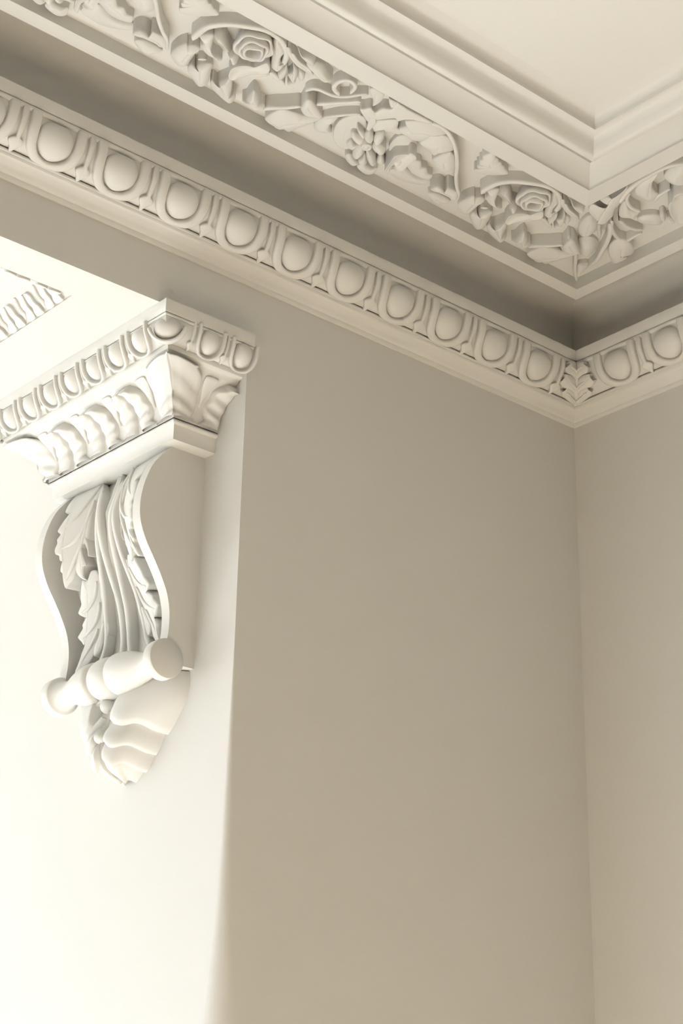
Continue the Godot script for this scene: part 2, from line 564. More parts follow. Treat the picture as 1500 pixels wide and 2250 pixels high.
func shell_mesh(s: Dictionary, a: float, w: float, bottom: float, top: float, h: float) -> ArrayMesh:
	var m := lerpf(bottom, top, 0.5)
	var path := [Vector2(-a, top + 0.002), Vector2(-a * 0.99, lerpf(bottom, top, 0.75)), Vector2(-a * 0.97, m), Vector2(-a * 0.84, lerpf(bottom, top, 0.25)), Vector2(-a * 0.52, lerpf(bottom, top, 0.07)), Vector2(0, bottom), Vector2(a * 0.52, lerpf(bottom, top, 0.07)), Vector2(a * 0.84, lerpf(bottom, top, 0.25)), Vector2(a * 0.97, m), Vector2(a * 0.99, lerpf(bottom, top, 0.75)), Vector2(a, top + 0.002)]
	return band(s, path, [w, w, w, w * 0.95, w * 0.8, w * 0.62, w * 0.8, w * 0.95, w, w, w], h)

func dart_mesh(s: Dictionary, w: float, bottom: float, top: float, h: float) -> ArrayMesh:
	var b := top - bottom
	var outline := [Vector2(-w, top + 0.002), Vector2(-w * 1.05, bottom + b * 0.75), Vector2(-w * 0.95, bottom + b * 0.5), Vector2(-w * 0.8, bottom + b * 0.36), Vector2(-w * 2.1, bottom + b * 0.30), Vector2(-w * 2.7, bottom + b * 0.22), Vector2(-w * 1.2, bottom + b * 0.10), Vector2(0, bottom - b * 0.04), Vector2(w * 1.2, bottom + b * 0.10), Vector2(w * 2.7, bottom + b * 0.22), Vector2(w * 2.1, bottom + b * 0.30), Vector2(w * 0.8, bottom + b * 0.36), Vector2(w * 0.95, bottom + b * 0.5), Vector2(w * 1.05, bottom + b * 0.75), Vector2(w, top + 0.002)]
	return puff(outline, h, 0.75, on_strip.bind(s), 3, 0.002)

const EGG_PITCH := 0.1148
func cornice_eggs() -> void:
	var prof := []
	for q in ovolo(): prof.append(q + Vector2(0, EYE))
	for side in 2:
		var root: Node3D = get_node("egg_and_dart_cornice" if side == 0 else "egg_and_dart_cornice_001")
		var s := strip(Vector3.ZERO, Vector3.RIGHT if side == 0 else Vector3.FORWARD, Vector3.BACK if side == 0 else Vector3.LEFT, prof)
		var t: float = s.total
		var e := egg_mesh(s, 0.0298, t * 0.115, t * 0.965, 0.0140)
		var sh := shell_mesh(s, 0.0392, 0.0080, t * 0.045, t * 0.985, 0.0085)
		var da := dart_mesh(s, 0.0044, t * 0.0, t * 0.985, 0.0075)
		for k in (17 if side == 0 else 6):
			var l := 0.1665 + EGG_PITCH * k if side == 0 else 0.1645 + EGG_PITCH * k
			var v := Vector3(-l, 0, 0) if side == 0 else Vector3(0, 0, l)
			var half := Vector3(EGG_PITCH / 2, 0, 0) if side == 0 else Vector3(0, 0, -EGG_PITCH / 2)
			part("egg", e, M.plaster, root, v)
			part("shell", sh, M.plaster, root, v)
			if k > 0 or side == 0: part("dart", da, M.plaster, root, v + half)

# acanthus leaf that covers the mitre of the egg-and-dart
func corner_leaf() -> void:
	var root := thing("corner_leaf", "small carved acanthus leaf covering the inner corner of the egg-and-dart cornice", "ornament")
	var prof := []
	for q in ovolo(): prof.append(q + Vector2(0, EYE))
	for side in 2:
		var s := strip(Vector3.ZERO, Vector3.LEFT if side == 0 else Vector3.BACK, Vector3.BACK if side == 0 else Vector3.LEFT, prof)
		var m := on_strip.bind(s)
		# coordinates: distance from the wall corner along the wall, distance up the profile
		for e in [
			[0.011, [Vector2(0.034, 0.000), Vector2(0.050, 0.001), Vector2(0.066, 0.004), Vector2(0.082, 0.007), Vector2(0.091, 0.014), Vector2(0.083, 0.016), Vector2(0.088, 0.023), Vector2(0.076, 0.024), Vector2(0.062, 0.021), Vector2(0.048, 0.014)]],
			[0.013, [Vector2(0.046, 0.012), Vector2(0.062, 0.019), Vector2(0.080, 0.022), Vector2(0.098, 0.021), Vector2(0.109, 0.028), Vector2(0.100, 0.032), Vector2(0.106, 0.040), Vector2(0.094, 0.043), Vector2(0.078, 0.041), Vector2(0.062, 0.034)]],
			[0.012, [Vector2(0.056, 0.028), Vector2(0.070, 0.038), Vector2(0.086, 0.043), Vector2(0.101, 0.044), Vector2(0.105, 0.053), Vector2(0.097, 0.056), Vector2(0.098, 0.065), Vector2(0.086, 0.069), Vector2(0.074, 0.066), Vector2(0.066, 0.056)]]]:
			part("leaf_lobe", puff(e[1], e[0], 0.8, m, 4), M.plaster, root)
		for e in [[0.040, 0.006, 0.064, 0.012, 0.082, 0.016], [0.052, 0.020, 0.076, 0.030, 0.098, 0.032], [0.062, 0.034, 0.080, 0.052, 0.096, 0.056]]:
			part("vein", stem([Vector3(e[0], e[1], 0.013), Vector3(e[2], e[3], 0.0145), Vector3(e[4], e[5], 0.012)], 0.0022, m), M.plaster, root)
	# vein down the mitre
	var path := []
	for i in 9:
		var q: Vector2 = ovolo()[int(i * 12 / 8.0)]
		path.append(Vector3(-q.x - 0.008, EYE + q.y - 0.004, q.x + 0.008))
	var st := begin()
	var rows := []
	for i in 9:
		var row := PackedVector3Array()
		var r := lerpf(0.0075, 0.004, i / 8.0)
		for k in 10:
			var t := TAU * k / 10
			row.append(path[i] + Vector3(1, 0, 1).normalized() * cos(t) * r + Vector3(-1, -0.8, 1).normalized() * sin(t) * r)
		rows.append(row)
	sheet(st, rows, 1, false, true)
	part("vein", done(st), M.plaster, root)
# ---------------------------------------------------------------- sunk panel in the soffit of the beam
func soffit_moulding() -> void:
	var root := thing("soffit_panel_moulding", "white waterleaf moulding round the sunk panel under the beam", "moulding", Vector3.ZERO, "thing")
	var x1 := -1.066; var x0 := BAY_X + 0.285; var z1 := -0.076; var z0 := -0.424
	var prof := spline([Vector2(0.0, 0.003), Vector2(0.006, 0.004), Vector2(0.012, 0.012), Vector2(0.020, 0.017), Vector2(0.028, 0.027), Vector2(0.033, 0.032)], 3)
	var st := begin()
	var loop := func(d: float, h: float) -> PackedVector3Array:
		return PackedVector3Array([Vector3(x1 - d, SOFFIT + h, z1 - d), Vector3(x1 - d, SOFFIT + h, z0 + d), Vector3(x0 + d, SOFFIT + h, z0 + d), Vector3(x0 + d, SOFFIT + h, z1 - d)])
	for k in 4:
		var rows := []
		for q in prof:
			var l: PackedVector3Array = loop.call(q.x, q.y)
			rows.append(PackedVector3Array([l[k], l[(k + 1) % 4]]))
		sheet(st, rows, k + 1)
	part("cyma", done(st), M.plaster, root)
	# leaves along the end and along the two long sides
	var ends := strip(Vector3(x1, SOFFIT, 0), Vector3.FORWARD, Vector3.LEFT, prof)
	var sides := [strip(Vector3(0, SOFFIT, z1), Vector3.LEFT, Vector3.FORWARD, prof), strip(Vector3(0, SOFFIT, z0), Vector3.RIGHT, Vector3.BACK, prof)]
	var pitch := 0.0545
	var e_parts := water_leaf(ends)
	for k in 6:
		for m in e_parts: part(m[0], m[1], M.plaster, root, Vector3(0, 0, -0.1140 - pitch * k))
	for j in 2:
		var parts := water_leaf(sides[j])
		for k in 14:
			for m in parts: part(m[0], m[1], M.plaster, root, Vector3(x1 - 0.038 - pitch * k, 0, 0))

# one repeat of a carved waterleaf: two raised wavy halves beside a split, a tongue between the leaves
func water_leaf(s: Dictionary) -> Array:
	var t: float = s.total
	var m := on_strip.bind(s)
	var out := []
	for f: float in [-1.0, 1.0]:
		out.append(["leaf", puff([Vector2(f * 0.0015, t * 0.12), Vector2(f * 0.0035, t * 0.40), Vector2(f * 0.0020, t * 0.72), Vector2(f * 0.0020, t * 0.93), Vector2(f * 0.0090, t * 0.90), Vector2(f * 0.0150, t * 0.70), Vector2(f * 0.0155, t * 0.45), Vector2(f * 0.0200, t * 0.22), Vector2(f * 0.0210, t * 0.08), Vector2(f * 0.0130, t * 0.04)], 0.0065, 0.85, m, 3, 0.002)])
	out.append(["tongue", puff([Vector2(0.0272 - 0.0035, t * 0.98), Vector2(0.0272 - 0.0030, t * 0.60), Vector2(0.0272 - 0.0042, t * 0.30), Vector2(0.0272, t * 0.16), Vector2(0.0272 + 0.0042, t * 0.30), Vector2(0.0272 + 0.0030, t * 0.60), Vector2(0.0272 + 0.0035, t * 0.98)], 0.0042, 0.6, m, 3, 0.002)])
	return out

# ---------------------------------------------------------------- corbel
const MID := -0.25                   # z of its middle
const CHEEK_Z := 0.150               # half width of the body
const BLOCK_X := -0.864              # front of the necking block; capital offsets are measured from it
const BLOCK_Z := 0.176

# capital mouldings run round three sides of the corbel: profile of (offset from the block, height above the lens)
func three_sides(sections: Array) -> ArrayMesh:
	var st := begin()
	var g := 1
	for s in sections:
		for side in 3:
			var rows := []
			for q in s:
				var x: float = BLOCK_X - q.x
				var z: float = BLOCK_Z + q.x
				var a: Vector3; var b: Vector3
				var y: float = EYE + q.y
				if side == 0: a = Vector3(JAMB, y, MID - z); b = Vector3(x, y, MID - z)
				elif side == 1: a = Vector3(x, y, MID - z); b = Vector3(x, y, MID + z)
				else: a = Vector3(x, y, MID + z); b = Vector3(JAMB, y, MID + z)
				rows.append(PackedVector3Array([a, b]))
			sheet(st, rows, g, true)
			g += 1
	return done(st)

# closes the open ends of the capital where it stands proud of the wall
func end_cap(st: SurfaceTool, prof: Array) -> void:
	st.set_smooth_group(-1)
	for i in prof.size() - 1:
		var a: Vector2 = prof[i]; var b: Vector2 = prof[i + 1]
		quad(st, Vector3(JAMB, EYE + a.y, MID + BLOCK_Z + a.x), Vector3(JAMB, EYE + b.y, MID + BLOCK_Z + b.x), Vector3(JAMB, EYE + b.y, MID), Vector3(JAMB, EYE + a.y, MID))

func cap_ovolo() -> Array:
	return arc(Vector2(0.0585, 1.287), 0.0295, 0.039, -72, 0, 10)

func bell() -> Array:
	return spline([Vector2(0.005, 1.1650), Vector2(0.007, 1.1760), Vector2(0.012, 1.1920), Vector2(0.022, 1.2090), Vector2(0.036, 1.2240), Vector2(0.050, 1.2345)], 4)

func cheek_profile() -> Array:
	return spline([Vector2(-0.8480, 1.1310), Vector2(-0.8620, 1.1160), Vector2(-0.8800, 1.0920), Vector2(-0.8930, 1.0600), Vector2(-0.8995, 1.0250), Vector2(-0.8970, 0.9930), Vector2(-0.8850, 0.9640), Vector2(-0.8680, 0.9380), Vector2(-0.8530, 0.9140), Vector2(-0.8400, 0.8880), Vector2(-0.8335, 0.8620), Vector2(-0.8325, 0.8350), Vector2(-0.8345, 0.8100), Vector2(-0.8350, 0.7790)], 4)

# front of the carved leaf, deeper than the cheeks
func front_profile() -> Array:
	return spline([Vector2(-0.8300, 1.1320), Vector2(-0.8420, 1.1000), Vector2(-0.8473, 1.0790), Vector2(-0.8506, 1.0490), Vector2(-0.8440, 1.0140), Vector2(-0.8260, 0.9670), Vector2(-0.8110, 0.9300), Vector2(-0.8010, 0.8950), Vector2(-0.7956, 0.8640), Vector2(-0.7950, 0.8300), Vector2(-0.7960, 0.7800)], 4)

# plate of the body between two z, front following the cheek profile set back by inset
func body_plate(z0: float, z1: float, p: Array) -> ArrayMesh:
	var st := begin()
	var front := []; var near := []; var far := []
	for q in p:
		var a := Vector3(q.x, EYE + q.y, z0)
		var b := Vector3(q.x, EYE + q.y, z1)
		front.append(PackedVector3Array([a, b]))
		near.append(PackedVector3Array([b, Vector3(JAMB + 0.01, b.y, z1)]))
		far.append(PackedVector3Array([Vector3(JAMB + 0.01, a.y, z0), a]))
	sheet(st, front, 1, true); sheet(st, near, 2, true); sheet(st, far, 3, true)
	var e: Vector3 = front[front.size() - 1][0]
	st.set_smooth_group(-1)
	quad(st, Vector3(e.x, e.y, z0), Vector3(e.x, e.y, z1), Vector3(JAMB + 0.01, e.y, z1), Vector3(JAMB + 0.01, e.y, z0))
	return done(st)

func profile_x(list: Array, y: float) -> float:
	if y >= list[0].y: return list[0].x
	for i in list.size() - 1:
		var a: Vector2 = list[i]; var b: Vector2 = list[i + 1]
		if y <= a.y and y >= b.y: return lerpf(a.x, b.x, (a.y - y) / maxf(a.y - b.y, 1e-6))
	return list[list.size() - 1].x

# foot of the relief of the carved leaf: low in the middle and rising towards the cheeks
func front_ground(u: float, y: float) -> Vector3:
	var k := minf(1.0, pow(absf(u) / 0.12, 2.0))
	return Vector3(lerpf(profile_x(corbel_profile, y), profile_x(cheek_line, y) + 0.018, k), EYE + y, MID + u)

func corbel_front(p: Vector2, h: float) -> Vector3:
	# p = (z from the middle, height above the lens); below zero the flanks of the relief drop to the flat ground
	if h < 0.0: return Vector3(profile_x(corbel_profile, p.y) + 0.003, EYE + p.y, MID + p.x)
	var a := front_ground(p.x + 0.004, p.y) - front_ground(p.x - 0.004, p.y)
	var b := front_ground(p.x, p.y + 0.006) - front_ground(p.x, p.y - 0.006)
	var n := a.cross(b).normalized()
	if n.x > 0: n = -n
	return front_ground(p.x, p.y) + n * h
var cheek_line := []
var corbel_profile := []

func corbel() -> void:
	corbel_profile = front_profile()
	cheek_line = cheek_profile()
	var root := thing("corbel", "white carved plaster corbel with acanthus leaf and scroll under the beam", "corbel")
	# abacus
	var ab := [Vector2(0.0905, 1.2872), Vector2(0.092, 1.2885), Vector2(0.0925, 1.3090)]
	var st := begin()
	part("abacus", three_sides([ab]), M.plaster, root)
	# egg band
	var eb := part("egg_band", three_sides([arc(Vector2(0.0885, 1.2850), 0.0024, 0.0024, -90, 70, 4), cap_ovolo()]), M.plaster, root)
	egg_row(eb)
	# astragal below the eggs
	part("astragal", three_sides([[Vector2(0.067, 1.2505), Vector2(0.0665, 1.2470), Vector2(0.0645, 1.2425)], spline([Vector2(0.0645, 1.2425), Vector2(0.0600, 1.2405), Vector2(0.0550, 1.2390), Vector2(0.050, 1.2345)], 3)]), M.plaster, root)
	# leaf frieze of the capital
	var lb := part("bell", three_sides([bell()]), M.plaster, root)
	bell_leaves(lb)
	# necking block
	part("necking_block", three_sides([arc(Vector2(0.0015, 1.1610), 0.0042, 0.0042, -70, 90, 6), [Vector2(0.0030, 1.1570), Vector2(0.0, 1.1560), Vector2(0.0, 1.1310)], [Vector2(0.0, 1.1310), Vector2(-0.030, 1.1310)]]), M.plaster, root)
	part("soffit_board", boxes([[Vector3(BLOCK_X + 0.002, EYE + 1.1312, MID - BLOCK_Z + 0.002), Vector3(JAMB + 0.01, EYE + 1.150, MID + BLOCK_Z - 0.002)]]), M.plaster, root)
	part("capital_end", capital_end(), M.plaster, root)
	# body: two cheeks and a sunk front
	part("cheek", body_plate(MID + CHEEK_Z - 0.020, MID + CHEEK_Z, cheek_profile()), M.plaster, root)
	part("cheek", body_plate(MID - CHEEK_Z, MID - CHEEK_Z + 0.020, cheek_profile()), M.plaster, root)
	var fr := []
	for i in 37:
		var row := PackedVector3Array()
		for k in 25: row.append(Vector3(profile_x(corbel_profile, lerpf(1.132, 0.775, i / 36.0)), EYE + lerpf(1.132, 0.775, i / 36.0), MID + lerpf(-0.131, 0.131, k / 24.0)))
		fr.append(row)
	sheet(st, fr, 1)
	var core := part("sunk_front", done(st), M.plaster, root)
	for e in CORBEL_LEAVES:
		for f: float in ([1.0, -1.0] if e[3] == 1 else [1.0]):
			var pts := []
			for q in tenths(e[4]): pts.append(Vector2(clampf(q.x, -0.129, 0.129) * f, minf(q.y, 1.128)))
			part(e[0], puff(pts, e[1] * 1e-3, e[2], corbel_front), M.plaster, core)
	for e in CORBEL_RIBS:
		for f: float in ([1.0, -1.0] if e[2] == 1 else [1.0]):
			var pts := []
			for q in tenths3(e[3]): pts.append(Vector3(q.x * f, minf(q.y, 1.128), q.z))
			part(e[0], stem(pts, e[1] * 1e-3, corbel_front, 4, 1.0), M.plaster, core)
	part("central_stem", puff_band([[0.006, 1.128], [0.008, 1.06], [0.009, 1.0], [0.010, 0.95], [0.0105, 0.90], [0.010, 0.85], [0.008, 0.80]], 0.011), M.plaster, core)
	scroll_roll(root)
	pendant(root)

# broad shallow channel up the middle of the leaf: [half width, height]
func puff_band(list: Array, h: float) -> ArrayMesh:
	var rows := []
	for e in list:
		var row := PackedVector3Array()
		for k in [[-1.0, 0.0], [-1.0, h], [-0.8, h * 0.95], [-0.4, h * 0.75], [0.0, h * 0.68], [0.4, h * 0.75], [0.8, h * 0.95], [1.0, h], [1.0, 0.0]]:
			row.append(corbel_front(Vector2(e[0] * k[0], e[1]), k[1]))
		rows.append(row)
	var st := begin()
	sheet(st, rows, 1)
	return done(st)

func capital_end() -> ArrayMesh:
	var st := begin()
	var p := [Vector2(0.0925, 1.3090), Vector2(0.0905, 1.2872)]
	p.append_array(cap_ovolo().duplicate()); 
	var q := []
	for v in p: q.append(v)
	q.sort_custom(func(a, b): return a.y > b.y)
	q.append(Vector2(0.0645, 1.2425)); q.append(Vector2(0.050, 1.2345))
	end_cap(st, q)
	return done(st)

func egg_row(parent: Node3D) -> void:
	var prof := []
	for q in cap_ovolo(): prof.append(Vector2(q.x, EYE + q.y))
	var f := strip(Vector3(BLOCK_X, 0, 0), Vector3.FORWARD, Vector3.LEFT, prof)
	var r := strip(Vector3(0, 0, MID + BLOCK_Z), Vector3.RIGHT, Vector3.BACK, prof)
	var l := strip(Vector3(0, 0, MID - BLOCK_Z), Vector3.LEFT, Vector3.FORWARD, prof)
	var t: float = f.total
	for s in [f, r, l]:
		var e := egg_mesh(s, 0.0168, t * 0.10, t * 0.99, 0.0115)
		var sh := shell_mesh(s, 0.0238, 0.0030, t * 0.02, t * 0.985, 0.0085)
		var da := dart_mesh(s, 0.0022, t * 0.02, t * 0.985, 0.0055)
		if s == f:
			for k in 8:
				part("egg", e, M.plaster, parent, Vector3(0, 0, -0.0580 - 0.0640 * (k - 0.5) - 0.0320))
				part("shell", sh, M.plaster, parent, Vector3(0, 0, -0.0580 - 0.0640 * (k - 0.5) - 0.0320))
				if k < 7: part("dart", da, M.plaster, parent, Vector3(0, 0, -0.0580 - 0.0640 * k - 0.0320))
		else:
			var z := Vector3.ZERO
			for k in 2:
				var x := -0.8650 + 0.0650 * k
				part("egg", e, M.plaster, parent, Vector3(x, 0, 0))
				part("shell", sh, M.plaster, parent, Vector3(x, 0, 0))
				part("dart", da, M.plaster, parent, Vector3(x - 0.0325, 0, 0))
	# eggs on the two front corners
	for side: float in [1.0, -1.0]:
		var o := Vector3(BLOCK_X - 0.0700, EYE + 1.2700, MID + side * (BLOCK_Z + 0.0700))
		var st := begin()
		var rows := []
		for i in 13:
			var a := PI * i / 12.0
			var row := PackedVector3Array()
			for k in 28:
				var b := TAU * k / 28
				row.append(o + Vector3(sin(a) * cos(b) * 0.0225, cos(a) * 0.0195, sin(a) * sin(b) * 0.0225))
			rows.append(row)
		sheet(st, rows, 1, false, true)
		part("egg", done(st), M.plaster, parent)
		# its shell: a collar below the egg
		var hoop := []
		for i in 15:
			var a := lerpf(-1.25, 1.25, i / 14.0)
			hoop.append([o + Vector3(-1, 0, side).normalized().rotated(Vector3.UP, 0.0) * 0.006 + Vector3(1, 0, side).normalized() * sin(a) * 0.030 + Vector3(0, 0.010 - cos(a) * 0.0345, 0), a])
		var rr := []
		for e in hoop:
			var row := PackedVector3Array()
			var outw := (Vector3(1, 0, side).normalized() * sin(e[1]) + Vector3(0, -cos(e[1]), 0))
			for k in 8:
				var b := TAU * k / 8
				row.append(e[0] + outw * cos(b) * 0.0032 + Vector3(-1, 0, side).normalized() * sin(b) * 0.006)
			rr.append(row)
		var s2 := begin()
		sheet(s2, rr, 1, false, true)
		part("shell", done(s2), M.plaster, parent)

# leaf of the capital frieze: a wavy sheet that rises from the neck and rolls forward at its tip
func bell_leaf(s: Dictionary, f: float, w: float, bend := 0.0) -> ArrayMesh:
	var t: float = s.total
	var rows := []
	var nb := 26
	for i in nb + 1:
		var b := float(i) / nb
		# inner edge opens to a split at the foot; outer edge runs round a keyhole and up a narrow slot to the rounded tip
		var inner := curve_at([0.0055, 0.0046, 0.0032, 0.0022, 0.0015, 0.0009, 0.0005, 0.0003, 0.0002], b) + bend * b
		var outer := w - curve_at([0.0, 0.0130, 0.0085, 0.0072, 0.0085, 0.0100, 0.0122, 0.0165, 0.0290], b) + 0.0012 * sin(b * 19.0) * smoothstep(0.2, 0.35, b)
		var row := PackedVector3Array()
		for k in 13:
			var a := float(k) / 12
			var u := lerpf(inner, outer, a)
			var edge_ := 1.0 - pow(absf(a * 2 - 1), 6.0)
			var roll := 0.0050 + 0.014 * pow(b, 3.0)
			var ripple := 0.0027 * sin(b * 21.0 + a * 3.6 * f + f) * smoothstep(0.02, 0.2, b) * (1.0 - 0.45 * b)
			var lift := roll * (0.62 + 0.38 * edge_) + ripple * edge_ + 0.0045 * sin(a * PI) * (1.0 - 0.5 * b)
			if k == 0 or k == 12: lift = -0.002
			row.append(on_strip(Vector2(f * u, t * (0.02 + 0.93 * b)), lift, s))
		rows.append(row)
	# tip turns under
	var last := PackedVector3Array()
	for k in 13: last.append(on_strip(Vector2(f * lerpf(0.0002, 0.004, k / 12.0), t * 0.955), 0.004, s))
	rows.append(last)
	var st := begin()
	sheet(st, rows, 1)
	return done(st)

func bell_leaves(parent: Node3D) -> void:
	var prof := []
	for q in bell(): prof.append(Vector2(q.x, EYE + q.y))
	var f := strip(Vector3(BLOCK_X, 0, 0), Vector3.FORWARD, Vector3.LEFT, prof)
	var r := strip(Vector3(0, 0, MID + BLOCK_Z), Vector3.RIGHT, Vector3.BACK, prof)
	var l := strip(Vector3(0, 0, MID - BLOCK_Z), Vector3.LEFT, Vector3.FORWARD, prof)
	var w := 0.04775
	var a1 := bell_leaf(f, 1.0, w); var a2 := bell_leaf(f, -1.0, w)
	var tongue_f := bell_tongue(f)
	for k in 3:
		var z := -0.1560 - 0.0955 * k
		part("leaf_half", a1, M.plaster, parent, Vector3(0, 0, z))
		part("leaf_half", a2, M.plaster, parent, Vector3(0, 0, z))
	for k in 4: part("tongue", tongue_f, M.plaster, parent, Vector3(0, 0, -0.1080 - 0.0955 * k))
	for s in [r, l]:
		var tg := bell_tongue(s)
		part("tongue", tg, M.plaster, parent, Vector3(-0.8286, 0, 0))
		var h1 := bell_leaf(s, -1.0 if s == r else 1.0, w)
		part("leaf_half", h1, M.plaster, parent, Vector3(-0.7790, 0, 0))
	# leaves that fold round the two front corners
	for side: float in [1.0, -1.0]:
		var n := 26
		var rows := []
		for i in n + 1:
			var b := float(i) / n
			var p: Vector2 = sample(prof, 0.03 + 0.93 * b)
			var roll := 0.0050 + 0.014 * pow(b, 3.0)
			var row := PackedVector3Array()
			var wide := (0.0420 + p.x) / 1.25 - curve_at([0.0, 0.0120, 0.0085, 0.0072, 0.0085, 0.0100, 0.0122, 0.0165, 0.0300], b)
			var tipx := BLOCK_X - p.x
			var tipz := MID + side * (BLOCK_Z + p.x)
			for k in 19:
				var a := lerpf(-1.0, 1.0, k / 18.0)
				var edge_ := 1.0 - pow(absf(a), 6.0)
				var lift := roll * (0.55 + 0.45 * edge_) + (0.0026 * sin(b * 20.0 + absf(a) * 5.0) * smoothstep(0.0, 0.2, b) * (1.0 - 0.4 * b) + 0.004 * sin(minf(absf(a) * 1.3, 1.0) * PI)) * edge_
				if k == 0 or k == 18: lift = -0.002
				var soft := maxf(0.0, absf(a) - 0.12) / 0.88
				var q: Vector3
				var groove := -0.003 * exp(-pow((absf(a) - 0.22) / 0.07, 2.0))
				var d := wide * 1.25 * soft
				# front side for a < 0, return side for a > 0
				if a <= 0: q = Vector3(tipx - lift - groove, p.y, tipz + side * (lift * (1.0 - soft) - d))
				else: q = Vector3(tipx - lift * (1.0 - soft) + d, p.y, tipz + side * (lift + groove))
				row.append(q)
			rows.append(row)
		var last := PackedVector3Array()
		for q in rows[n]: last.append(q + Vector3(0.014, -0.001, -side * 0.014))
		rows.append(last)
		var st := begin()
		sheet(st, rows, 1)
		part("corner_leaf", done(st), M.plaster, parent)

func sample(prof: Array, f: float) -> Vector2:
	var x := f * (prof.size() - 1)
	var i := clampi(int(x), 0, prof.size() - 2)
	return prof[i].lerp(prof[i + 1], x - i)

func bell_tongue(s: Dictionary) -> ArrayMesh:
	var t: float = s.total
	return puff([Vector2(-0.010, t * 0.97), Vector2(-0.0125, t * 0.88), Vector2(-0.0085, t * 0.70), Vector2(-0.0035, t * 0.50), Vector2(0, t * 0.34), Vector2(0.0035, t * 0.50), Vector2(0.0085, t * 0.70), Vector2(0.0125, t * 0.88), Vector2(0.010, t * 0.97)], 0.0055, 0.7, on_strip.bind(s), 3, 0.002)

# turned roll across the foot of the body
func scroll_roll(root: Node3D) -> void:
	var half := [Vector2(0.0, 0.0), Vector2(0.0302, 0.0), Vector2(0.0310, 0.0008), Vector2(0.0311, 0.0185), Vector2(0.0303, 0.0196), Vector2(0.0272, 0.0208), Vector2(0.0235, 0.0262), Vector2(0.0205, 0.0350), Vector2(0.0196, 0.0430), Vector2(0.0205, 0.0520), Vector2(0.0240, 0.0650), Vector2(0.0285, 0.0790), Vector2(0.0320, 0.0940), Vector2(0.0338, 0.1080), Vector2(0.0340, 0.1180), Vector2(0.0328, 0.1235), Vector2(0.0300, 0.1262), Vector2(0.0262, 0.1270), Vector2(0.0262, 0.1282), Vector2(0.0296, 0.1310), Vector2(0.0325, 0.1370), Vector2(0.0340, 0.1450), Vector2(0.0344, 0.1530)]
	var prof := half.duplicate()
	for i in range(half.size() - 2, -1, -1): prof.append(Vector2(half[i].x, 0.306 - half[i].y))
	part("scroll_roll", lathe(prof, Vector3(-0.8345, EYE + 0.7840, MID + 0.153), Vector3.FORWARD, 48), M.plaster, root)

# hanging leaf under the roll that dies into the jamb
func pendant_at(s: float, v: float) -> Vector3:
	# s across (-1 far side .. 1 room side), v down (0 top .. 1 tip)
	var hw: float = curve_at([0.138, 0.136, 0.124, 0.102, 0.082, 0.066, 0.050, 0.034, 0.012], v)
	var pr: float = curve_at([0.044, 0.046, 0.049, 0.053, 0.057, 0.060, 0.059, 0.050, 0.018], v)
	var y: float = curve_at([0.778, 0.758, 0.738, 0.717, 0.697, 0.678, 0.660, 0.643, 0.630], v)
	return Vector3(JAMB + 0.004 - pr * pow(maxf(0.0, 1.0 - pow(absf(s), 2.4)), 0.6), EYE + y, MID + hw * s)

func curve_at(list: Array, v: float) -> float:
	var x := clampf(v, 0, 1) * (list.size() - 1)
	var i := clampi(int(x), 0, list.size() - 2)
	var f := x - i
	var p0: float = list[maxi(i - 1, 0)]; var p1: float = list[i]; var p2: float = list[i + 1]; var p3: float = list[mini(i + 2, list.size() - 1)]
	return 0.5 * ((2 * p1) + (p2 - p0) * f + (2 * p0 - 5 * p1 + 4 * p2 - p3) * f * f + (3 * p1 - p0 - 3 * p2 + p3) * f * f * f)

func pendant_map(p: Vector2, h: float) -> Vector3:
	var q := pendant_at(p.x, p.y)
	var d := 0.01
	var a := pendant_at(minf(p.x + d, 0.999), p.y) - pendant_at(maxf(p.x - d, -0.999), p.y)
	var b := pendant_at(p.x, minf(p.y + d, 1.0)) - pendant_at(p.x, maxf(p.y - d, 0.0))
	var n := a.cross(b).normalized()
	if n.x > 0: n = -n
	return q + n * h

